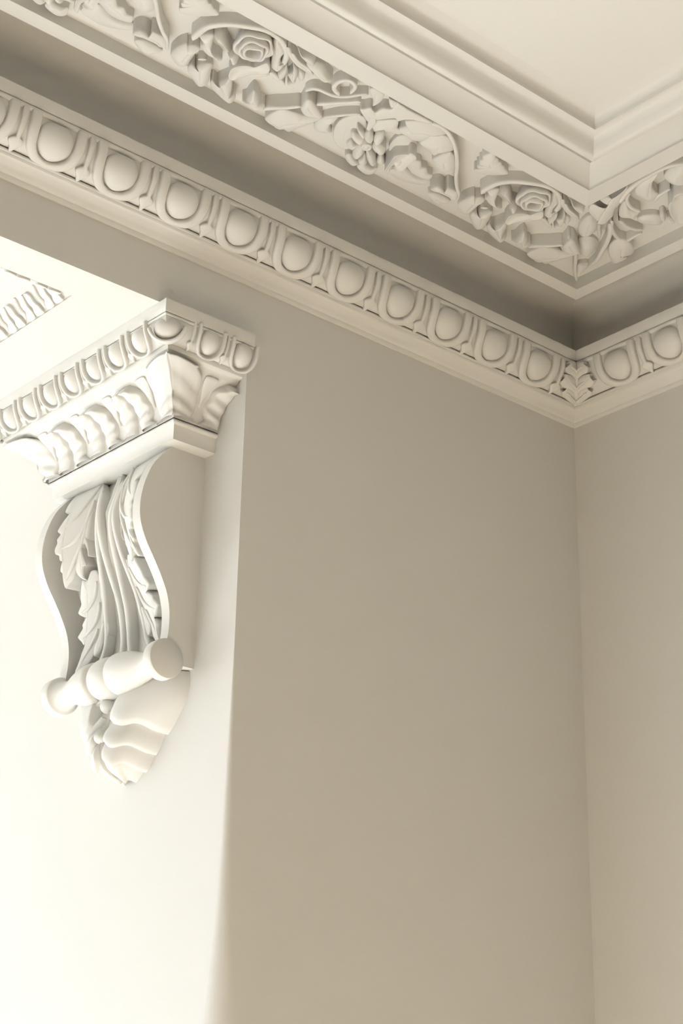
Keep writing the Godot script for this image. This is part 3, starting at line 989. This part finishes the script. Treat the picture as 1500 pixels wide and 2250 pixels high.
func pendant(root: Node3D) -> void:
	var rows := []
	for i in 25:
		var row := PackedVector3Array()
		for k in 33: row.append(pendant_at(lerpf(-1, 1, k / 32.0), i / 24.0))
		rows.append(row)
	var st := begin()
	sheet(st, rows, 1, true)
	var body := part("pendant", done(st), M.plaster, root)
	# overlapping lobes on both flanks, each with a lifted lower lip
	for f: float in [-1.0, 1.0]:
		for e in [[0.72, 1.02, 0.07, 0.0060], [0.56, 0.85, 0.09, 0.0120], [0.38, 0.68, 0.12, 0.0150], [-0.10, 0.48, 0.18, 0.0210]]:
			var rr := []
			for i in 11:
				var b := i / 10.0
				var v := lerpf(e[0], e[1], b)
				var row := PackedVector3Array()
				for k in 15:
					var a := k / 14.0
					var s: float = lerpf(e[2] + 0.03 * b, 1.0, a)
					var vv := v - 0.05 * pow(1.0 - a, 3.0) * b - 0.022 * b * cos(a * TAU * 1.5)
					var lift: float = e[3] * (0.12 + 0.88 * pow(sin(minf(b * 1.12, 1.0) * PI / 2), 1.5)) * (1.0 - 0.25 * a) + 0.0022 * b * cos(a * TAU * 1.5 + 2.6)
					if k == 0: lift = -0.002
					if i == 10: lift *= 0.86
					row.append(pendant_map(Vector2(f * s, clampf(vv, 0, 1)), lift))
				rr.append(row)
			var lip := PackedVector3Array()
			for k in 15:
				var a := k / 14.0
				lip.append(pendant_map(Vector2(f * lerpf(e[2] + 0.03, 1.0, a), clampf(e[1] - 0.05 * pow(1.0 - a, 3.0) - 0.022 * cos(a * TAU * 1.5) - 0.012, 0, 1)), -0.002))
			rr.append(lip)
			var s2 := begin()
			sheet(s2, rr, 1, f > 0)
			part("lobe", done(s2), M.plaster, body)
		# veins that fan out on the front
	for e in [[0.0, 0.05, -0.30, 0.22], [0.0, 0.10, -0.62, 0.42], [-0.05, 0.35, -0.60, 0.66]]:
		part("vein", stem([Vector3(e[0], e[1], 0.011), Vector3(lerpf(e[0], e[2], 0.5), lerpf(e[1], e[3], 0.42), 0.0125), Vector3(e[2], e[3], 0.011)], 0.022, pendant_map, 6), M.plaster, body)
	part("midrib", stem([Vector3(0.03, 0.0, 0.007), Vector3(0.03, 0.3, 0.007), Vector3(0.02, 0.6, 0.007), Vector3(0.0, 0.95, 0.005)], 0.045, pendant_map, 6), M.plaster, body)
	for e in [[0.24, 0.0115], [0.56, 0.0100]]:
		var q := pendant_map(Vector2(-0.03, e[0]), 0.006)
		var sp := SphereMesh.new()
		sp.radius = e[1]; sp.height = e[1] * 2; sp.radial_segments = 24; sp.rings = 12
		part("bead", sp, M.plaster, body, q)
# relief of one repeat of the frieze: [kind, height mm, edge, outline in tenths of a millimetre (x, z)]
const FRIEZE_LEAVES := [
	["leaf", 15, 0.80, [-11562, 3291, -11488, 3301, -11406, 3249, -11348, 3243, -11287, 3194, -11249, 3206, -11178, 3164, -11137, 3166, -11066, 3119, -11009, 3105, -10908, 3042, -10968, 2962, -11052, 2871, -11166, 2791, -11270, 2736, -11360, 2707, -11429, 2782, -11409, 2818, -11478, 2886, -11464, 2928, -11536, 2999, -11525, 3050, -11580, 3111, -11578, 3194]],
	["leaf", 22, 0.72, [-10924, 1892, -10945, 2058, -10928, 2170, -10886, 2247, -10857, 2216, -10810, 2279, -10721, 2293, -10654, 2249, -10657, 2148, -10631, 2054, -10606, 1959, -10569, 1834, -10612, 1755, -10667, 1724, -10760, 1758, -10862, 1822]],
	["leaf", 24, 0.72, [-10533, 1779, -10562, 1872, -10521, 1930, -10473, 1891, -10478, 1940, -10442, 2043, -10380, 2110, -10308, 2106, -10259, 2011, -10203, 1922, -10142, 1796, -10084, 1705, -10097, 1600, -10152, 1550, -10259, 1585, -10349, 1645, -10461, 1705]],
	["leaf", 24, 0.72, [-10058, 1709, -10094, 1778, -10076, 1815, -9998, 1789, -9983, 1860, -9961, 1952, -9933, 2050, -9872, 2024, -9795, 1931, -9711, 1801, -9667, 1737, -9633, 1769, -9572, 1720, -9525, 1615, -9533, 1534, -9603, 1533, -9715, 1556, -9831, 1586, -9945, 1627]],
	["leaf", 24, 0.72, [-9437, 1707, -9412, 1773, -9450, 1896, -9467, 2037, -9380, 2002, -9272, 1934, -9207, 1867, -9149, 1878, -9069, 1823, -9098, 1754, -9157, 1678, -9266, 1663, -9360, 1662]],
	["curled_leaf", 18, 0.72, [-10854, 2483, -10821, 2542, -10764, 2613, -10695, 2639, -10620, 2527, -10565, 2424, -10501, 2347, -10427, 2318, -10361, 2320, -10259, 2276, -10257, 2228, -10346, 2255, -10434, 2252, -10511, 2221, -10603, 2253, -10687, 2312, -10715, 2401, -10776, 2460]],
	["curled_leaf", 24, 0.60, [-10695, 2657, -10711, 2736, -10659, 2784, -10578, 2765, -10474, 2689, -10330, 2590, -10330, 2561, -10442, 2603, -10572, 2656, -10629, 2614]],
	["bud", 26, 0.55, [-10409, 2554, -10333, 2566, -10256, 2598, -10160, 2569, -10081, 2446, -10103, 2356, -10171, 2363, -10255, 2443, -10349, 2513]],
	["calyx", 15, 1.25, [-9987, 2078, -9898, 2060, -9867, 2169, -9818, 2285, -9763, 2406, -9674, 2468, -9614, 2583, -9675, 2687, -9782, 2747, -9818, 2634, -9846, 2539, -9936, 2506, -10038, 2402, -10077, 2276, -10050, 2182]],
	["leaf", 8, 0.60, [-9745, 2052, -9693, 2223, -9628, 2333, -9546, 2450, -9430, 2394, -9515, 2265, -9619, 2189, -9677, 2085]],
	["leaf", 17, 0.70, [-9624, 2624, -9706, 2768, -9802, 2914, -9950, 3068, -9973, 3181, -9909, 3201, -9774, 3134, -9670, 3036, -9649, 2919, -9563, 2800, -9512, 2837, -9465, 2731, -9465, 2601, -9528, 2592]],
	["leaf", 16, 0.72, [-9426, 2553, -9448, 2695, -9447, 2795, -9359, 2716, -9301, 2588, -9324, 2515, -9383, 2522]],
	["leaf", 15, 0.72, [-9285, 2626, -9290, 2703, -9329, 2808, -9467, 2960, -9359, 2901, -9238, 2812, -9149, 2691, -9132, 2585, -9217, 2587]],
	["leaf", 12, 0.72, [-9145, 2484, -9113, 2575, -9070, 2553, -9079, 2462, -9131, 2424]],
	["leaf", 7, 0.72, [-9227, 2797, -9100, 2773, -9009, 2693, -8992, 2587, -9074, 2613]],
	["leaf", 20, 0.60, [-9587, 3218, -9484, 3235, -9391, 3263, -9269, 3258, -9212, 3191, -9224, 3121, -9298, 3083, -9421, 3117]],
	["leaf", 22, 0.65, [-9271, 3037, -9249, 3137, -9177, 3193, -9078, 3215, -8994, 3173, -8906, 3113, -8765, 3061, -8739, 3004, -8796, 2930, -8889, 2926, -8982, 2922, -9116, 2980]],
	["leaf", 27, 0.85, [-8767, 2377, -8779, 2471, -8715, 2510, -8576, 2447, -8416, 2360, -8305, 2289, -8392, 2231, -8471, 2179, -8571, 2152, -8697, 2229, -8741, 2317]],
	["leaf", 18, 0.70, [-8840, 1520, -8859, 1634, -8852, 1761, -8807, 1900, -8703, 1952, -8565, 1993, -8454, 2008, -8340, 2093, -8214, 2165, -8211, 2058, -8267, 2029, -8242, 1963, -8277, 1797, -8306, 1682, -8324, 1553, -8348, 1508, -8426, 1526, -8457, 1519, -8496, 1461, -8559, 1447, -8624, 1466, -8726, 1471]],
	["leaf", 13, 0.60, [-8134, 1878, -8184, 2054, -8156, 2168, -8072, 2289, -7974, 2292, -8001, 2179, -7959, 2063, -7898, 1986, -7787, 1909, -7857, 1821, -8014, 1766]],
	["backing_leaf", 7, 0.85, [-7743, 1894, -7837, 2032, -7899, 2220, -7875, 2395, -7796, 2535, -7601, 2517, -7285, 2137, -7243, 1855, -7312, 1697, -7436, 1675, -7576, 1731, -7681, 1816]],
	["petal", 22, 0.75, [-7474, 2350, -7469, 2445, -7383, 2435, -7261, 2322, -7248, 2243, -7298, 2197, -7419, 2266]],
	["petal", 19, 0.75, [-7686, 2415, -7608, 2398, -7518, 2370, -7431, 2316, -7397, 2234, -7549, 2274, -7632, 2332]],
	["petal", 22, 0.75, [-7640, 2219, -7603, 2264, -7498, 2261, -7389, 2248, -7311, 2139, -7356, 2074, -7469, 2084, -7581, 2138]],
	["petal", 19, 0.75, [-7474, 1913, -7490, 2034, -7403, 2024, -7320, 2032, -7311, 1949, -7327, 1864, -7385, 1856]],
	["petal", 23, 0.75, [-7263, 1808, -7325, 1936, -7338, 2039, -7274, 2098, -7170, 2011, -7123, 1915, -7119, 1778, -7169, 1731]],
	["petal", 18, 0.75, [-7018, 1664, -7033, 1769, -7070, 1899, -6937, 1810, -6863, 1713, -6901, 1666, -6955, 1652]],
	["petal", 24, 0.75, [-7179, 2066, -7114, 2080, -7032, 2063, -6904, 1972, -6783, 1847, -6827, 1806, -6936, 1824, -7073, 1932]],
	["petal", 23, 0.75, [-7220, 2241, -7156, 2300, -7047, 2309, -6931, 2255, -6895, 2172, -6929, 2094, -7018, 2105, -7118, 2128]],
	["petal", 21, 0.75, [-7256, 2309, -7328, 2446, -7252, 2561, -7147, 2433, -7110, 2307, -7186, 2260]],
	["petal", 15, 0.75, [-6794, 1842, -6837, 1991, -6770, 2006, -6631, 1898, -6663, 1845]],
	["leaf", 12, 0.70, [-7219, 1577, -7189, 1676, -7039, 1627, -6903, 1563, -6940, 1456, -7076, 1474]],
	["leaf", 12, 0.70, [-6882, 1510, -6833, 1604, -6675, 1606, -6590, 1661, -6526, 1502, -6629, 1406, -6824, 1444]],
	["branch", 16, 0.90, [-7933, 2748, -7896, 2805, -7848, 2892, -7788, 2882, -7711, 2867, -7692, 3014, -7585, 3092, -7630, 3264, -7550, 3274, -7357, 3260, -7109, 3272, -6861, 3261, -7037, 3197, -7158, 3118, -7257, 3016, -7299, 2922, -7405, 2966, -7511, 2802, -7587, 2688, -7521, 2672, -7480, 2556, -7452, 2425, -7531, 2441, -7547, 2538, -7758, 2651]],
	["branch", 20, 0.90, [-8211, 3281, -8153, 3355, -7966, 3341, -7875, 3173, -7880, 2998, -7939, 3050, -7995, 3125, -8143, 3219]],
	["branch", 14, 0.90, [-7775, 3242, -7633, 3267, -7580, 3210, -7606, 3100]],
	["branch", 10, 0.85, [-7527, 2607, -7438, 2722, -7310, 2863, -7217, 2861, -7120, 2728, -6993, 2733, -6968, 2622, -7101, 2567, -7201, 2519, -7349, 2538, -7295, 2465, -7360, 2394]],
	["backing_leaf", 9, 0.60, [-6823, 2200, -6920, 2478, -6848, 2613, -6586, 2604, -6469, 2481, -6500, 2313, -6608, 2213, -6624, 2057]],
	["bud", 20, 1.30, [-6645, 1907, -6750, 2152, -6809, 2331, -6758, 2448, -6687, 2514, -6693, 2577, -6590, 2581, -6505, 2520, -6517, 2462, -6475, 2360, -6464, 2205, -6441, 2108, -6513, 2041, -6611, 2045, -6569, 1882]],
	["bud", 24, 0.50, [-6700, 2112, -6658, 2197, -6588, 2309, -6494, 2208, -6477, 2045, -6571, 2030]],
	["acanthus_lobe", 19, 0.70, [-7116, 2767, -7095, 2919, -7189, 2965, -7128, 3066, -6996, 3188, -6846, 3238, -6651, 3242, -6466, 3189, -6617, 3139, -6637, 3008, -6623, 2840, -6641, 2732, -6767, 2683, -6899, 2697, -7038, 2704]],
	["acanthus_lobe", 19, 0.70, [-6606, 2696, -6623, 2840, -6619, 3002, -6525, 3112, -6408, 3130, -6262, 3106, -6094, 2963, -6101, 2887, -6151, 2770, -6196, 2705, -6212, 2609, -6270, 2613, -6422, 2658]],
	["acanthus_lobe", 19, 0.70, [-6143, 2496, -6153, 2604, -6148, 2726, -6101, 2817, -6058, 2857, -5887, 2781, -5715, 2607, -5697, 2504, -5725, 2405, -5801, 2383, -5913, 2399, -6049, 2440]],
	["acanthus_lobe", 26, 0.85, [-5669, 1960, -5652, 2087, -5567, 2129, -5466, 2111, -5494, 2197, -5369, 2214, -5233, 2190, -5138, 2052, -5212, 1983, -5314, 2014, -5515, 2003]],
	["acanthus_lobe", 14, 0.70, [-5466, 1690, -5432, 1772, -5338, 1822, -5171, 1825, -5026, 1794, -5074, 1697, -5148, 1552, -5320, 1597]],
	["leaf", 13, 0.80, [-6380, 2114, -6396, 2289, -6309, 2298, -6209, 2308, -6115, 2216, -6023, 2242, -5917, 2160, -5809, 2163, -5751, 2045, -5837, 1990, -5967, 1967, -6114, 1976, -6274, 2045]],
	["leaf", 5, 0.50, [-6389, 1655, -6281, 1936, -6105, 1894, -5872, 1866, -5627, 1945, -5561, 1833, -5759, 1673, -6019, 1581]],
]
const FRIEZE_STEMS := [
	["vine", 5.5, [-10919, 2427, 20, -10920, 2560, 19, -10905, 2744, 18, -10834, 2866, 17, -10742, 2961, 16, -10641, 3045, 16, -10527, 3113, 16, -10372, 3199, 16, -10245, 3251, 16, -10082, 3260, 16, -9924, 3234, 16, -9772, 3146, 15, -9635, 3022, 14, -9548, 2887, 13, -9493, 2763, 11]],
	["vine", 4.0, [-9771, 3203, 16, -9628, 3085, 15, -9490, 3016, 15, -9336, 2959, 15, -9124, 2918, 13, -8987, 2868, 10]],
	["vine", 3.0, [-9618, 3115, 14, -9495, 3051, 15, -9383, 3015, 15, -9251, 2998, 15, -9099, 2960, 14]],
	["vine", 5.0, [-9562, 2533, 14, -9370, 2469, 13, -9169, 2412, 11]],
	["tendril", 3.6, [-8809, 2471, 8, -8792, 2624, 12, -8699, 2687, 13, -8586, 2698, 13, -8465, 2714, 13, -8363, 2767, 13, -8265, 2868, 13, -8179, 2981, 12, -8065, 3090, 10]],
	["tendril", 4.2, [-8396, 2791, 12, -8527, 2835, 13, -8600, 2913, 13, -8626, 3041, 14, -8575, 3150, 14, -8478, 3178, 14, -8379, 3136, 14, -8326, 3041, 13, -8281, 2912, 10]],
	["vine", 4.2, [-9068, 1774, 18, -8989, 1917, 20, -8884, 2026, 20, -8797, 2127, 20, -8707, 2253, 20]],
	["vine", 4.2, [-8555, 2420, 18, -8468, 2549, 20, -8318, 2718, 20, -8219, 2831, 20, -8110, 2975, 20]],
	["vine", 3.5, [-8165, 2091, 8, -8103, 2253, 10, -7999, 2422, 11, -7815, 2628, 10]],
	["vine", 4.0, [-6868, 3192, 12, -6732, 3257, 14, -6577, 3262, 16, -6396, 3200, 18, -6188, 3071, 19, -5961, 2884, 20, -5752, 2672, 21, -5587, 2485, 22, -5387, 2303, 22, -5236, 2194, 22, -5074, 1973, 20]],
	["vine", 3.0, [-10515, 2011, 10, -10399, 2068, 10, -10255, 2025, 8]],
]
# the relief right of the corner
const RIGHT_LEAVES := [
	["leaf", 22, 0.80, [-3222, 3275, -3318, 3411, -3277, 3478, -3141, 3463, -3083, 3517, -3113, 3631, -3192, 3669, -3289, 3607, -3336, 3647, -3324, 3797, -3252, 3837, -3254, 4055, -3282, 4193, -2974, 3760, -2936, 3625, -2785, 3452, -2721, 3309, -2690, 3162, -2790, 3099, -2863, 3148, -2894, 3249, -2977, 3187, -3106, 3210]],
	["acanthus_lobe", 18, 0.80, [-3096, 4181, -3224, 4415, -3266, 4563, -3223, 4737, -3214, 4798, -3113, 4598, -2979, 4453, -2822, 4381, -2695, 4361, -2608, 4220, -2633, 4112, -2779, 4089, -2955, 4092]],
	["petal", 22, 0.60, [-3038, 4751, -3127, 4934, -3109, 5056, -3075, 5192, -2919, 5232, -2578, 4964, -2611, 4797, -2692, 4722, -2811, 4693, -2929, 4691]],
	["bud", 26, 1.25, [-2498, 4393, -2586, 4478, -2609, 4567, -2711, 4691, -2686, 4823, -2574, 4900, -2359, 4854, -2092, 4658, -1909, 4431, -1924, 4245, -2023, 4182, -2180, 4236, -2319, 4277]],
	["leaf", 16, 0.70, [-2873, 3692, -2895, 3813, -2719, 3751, -2556, 3760, -2482, 3800, -2417, 3688, -2376, 3581, -2526, 3471, -2625, 3437]],
	["leaf", 11, 0.70, [-2297, 3591, -2263, 3739, -2139, 3855, -1973, 3864, -1838, 3697, -2031, 3546, -2198, 3508]],
	["leaf", 14, 0.70, [-2147, 3932, -2147, 4018, -2031, 3982, -1931, 3872, -2014, 3853]],
	["leaf", 15, 0.70, [-1975, 3965, -1842, 4031, -1775, 3948, -1833, 3894]],
	["leaf", 20, 0.75, [-2110, 2906, -2076, 2998, -1966, 3041, -1821, 3024, -1639, 2947, -1534, 2829, -1603, 2795, -1496, 2675, -1504, 2574, -1520, 2526, -1519, 2401, -1597, 2391, -1747, 2473, -1903, 2576, -2041, 2726]],
	["bud", 17, 0.35, [-2450, 2356, -2448, 2510, -2321, 2599, -2117, 2544, -2005, 2400, -1970, 2214, -2065, 2094, -2238, 2152]],
	["leaf", 22, 0.75, [-2841, 2470, -2782, 2494, -2590, 2401, -2405, 2298, -2328, 2214, -2439, 2203, -2592, 2246, -2718, 2312]],
	["leaf", 10, 0.50, [-2789, 2675, -2908, 2918, -2889, 3052, -2660, 3003, -2462, 2801, -2439, 2581, -2541, 2486]],
	["leaf", 14, 0.70, [-2610, 2093, -2684, 2269, -2482, 2151, -2483, 2026]],
	["leaf", 16, 0.70, [-2630, 2959, -2637, 3040, -2405, 2870, -2364, 2788, -2464, 2815]],
	["leaf", 10, 0.60, [-1845, 1837, -1776, 1966, -1670, 1937, -1588, 1689, -1551, 1527, -1765, 1718]],
]
const RIGHT_STEMS := [
	["vine", 5.0, [-3040, 3815, 20, -3138, 4015, 18, -3212, 4220, 18, -3253, 4425, 18, -3251, 4620, 17, -3248, 4868, 16, -3204, 5066, 16, -3064, 5240, 15]],
	["vine", 4.0, [-2503, 3804, 14, -2655, 3784, 15, -2808, 3811, 15, -2987, 3918, 16, -3111, 4080, 16]],
	["vine", 3.5, [-2598, 4183, 16, -2681, 4364, 17, -2711, 4501, 17, -2725, 4624, 17]],
	["vine", 4.0, [-2590, 3406, 16, -2333, 3338, 14, -2098, 3350, 12, -1972, 3423, 10]],
	["vine", 4.0, [-2698, 3349, 18, -2489, 3148, 16, -2234, 3014, 14, -2044, 2973, 13, -1933, 3016, 13, -1921, 3171, 12, -1904, 3352, 10]],
	["vine", 5.0, [-2662, 3266, 18, -2385, 3037, 16, -2171, 2793, 15, -1996, 2535, 14, -1777, 2191, 12, -1666, 1873, 9]],
	["vine", 4.0, [-2287, 2164, 14, -2041, 1938, 12, -1800, 1709, 9, -1447, 1435, 7]],
]
# carved leaf on the corbel: [kind, height mm, edge, mirrored, outline in tenths of a millimetre (z from its middle, height)]
const CORBEL_LEAVES := [
	["acanthus_lobe", 15, 0.80, 1, [-797, 11425, -1080, 11346, -1238, 11283, -1196, 11082, -1158, 10895, -1125, 10837, -1005, 10807, -1074, 10690, -1142, 10534, -1142, 10478, -1078, 10424, -1130, 10344, -1119, 10276, -1153, 10181, -1141, 10106, -1087, 10080, -1075, 9998, -1033, 9993, -1086, 9868, -1090, 9828, -1059, 9785, -1090, 9687, -1086, 9587, -992, 9651, -908, 9716, -833, 9840, -746, 10035, -642, 10250, -575, 10412, -550, 10738, -479, 10952, -444, 11227]],
	["leaf_fold", 16, 0.85, 1, [-724, 10098, -669, 10242, -638, 10330, -646, 10115, -639, 10016, -621, 9896, -665, 9874, -708, 9736, -678, 9666, -755, 9695, -827, 9779, -821, 9896]],
	["leaf_fold", 15, 0.90, 1, [-641, 10353, -552, 10325, -505, 10212, -511, 10064, -541, 10011, -526, 10165, -572, 10288]],
	["acanthus_lobe", 15, 0.80, 1, [-575, 9789, -687, 9664, -770, 9676, -802, 9633, -905, 9442, -923, 9342, -1003, 9250, -1029, 9197, -929, 9145, -787, 9257, -913, 9124, -1017, 9026, -1026, 8971, -1124, 8879, -1157, 8826, -1100, 8751, -1028, 8676, -850, 8778, -1002, 8666, -1104, 8528, -1116, 8458, -1170, 8278, -1194, 8208, -1141, 8180, -954, 8317, -829, 8481, -702, 8781, -592, 9034, -524, 9310, -445, 9578, -462, 9770]],
	["leaf_fold", 16, 0.85, 1, [-816, 8600, -709, 8761, -608, 8938, -544, 8975, -587, 8738, -605, 8643, -670, 8501, -733, 8431, -786, 8420, -817, 8456]],
	["leaf_fold", 15, 0.90, 1, [-503, 9037, -456, 8980, -438, 8888, -460, 8784, -510, 8706, -471, 8855, -493, 8948]],
]
const CORBEL_RIBS := [
	["rib", 6.0, 1, [-486, 11273, 12, -466, 10970, 14, -496, 10719, 15, -517, 10447, 15, -613, 10212, 14]],
	["rib", 5.0, 1, [-403, 11161, 14, -300, 10808, 16, -250, 10481, 17, -282, 10185, 17, -332, 9857, 17, -393, 9539, 16, -450, 9267, 16, -495, 8986, 16, -542, 8704, 15, -602, 8463, 14, -717, 8284, 12]],
	["rib", 6.0, 1, [-310, 11023, 16, -228, 10692, 18, -170, 10404, 19, -152, 10052, 19, -132, 9705, 19, -100, 9378, 19, -94, 9092, 18, -89, 8798, 18, -95, 8503, 17, -135, 8284, 15]],
	["rib", 5.0, 1, [-405, 9763, 12, -465, 9442, 13, -538, 9169, 13, -650, 8932, 12, -843, 8656, 10]],
	["vein", 2.6, 1, [-468, 11214, 16, -585, 10948, 17, -775, 10704, 17, -999, 10515, 15]],
	["vein", 2.6, 1, [-435, 10895, 16, -519, 10550, 17, -762, 10284, 17, -1042, 10174, 15]],
	["vein", 2.6, 1, [-487, 10590, 16, -630, 10238, 17, -847, 9942, 17, -1031, 9708, 14]],
	["vein", 2.6, 1, [-488, 9627, 16, -611, 9410, 17, -801, 9252, 17, -952, 9202, 15]],
	["vein", 2.6, 1, [-549, 9308, 16, -676, 9060, 17, -862, 8899, 17, -1058, 8799, 15]],
	["vein", 2.6, 1, [-691, 8901, 16, -844, 8681, 17, -1020, 8457, 16, -1158, 8246, 13]],
]
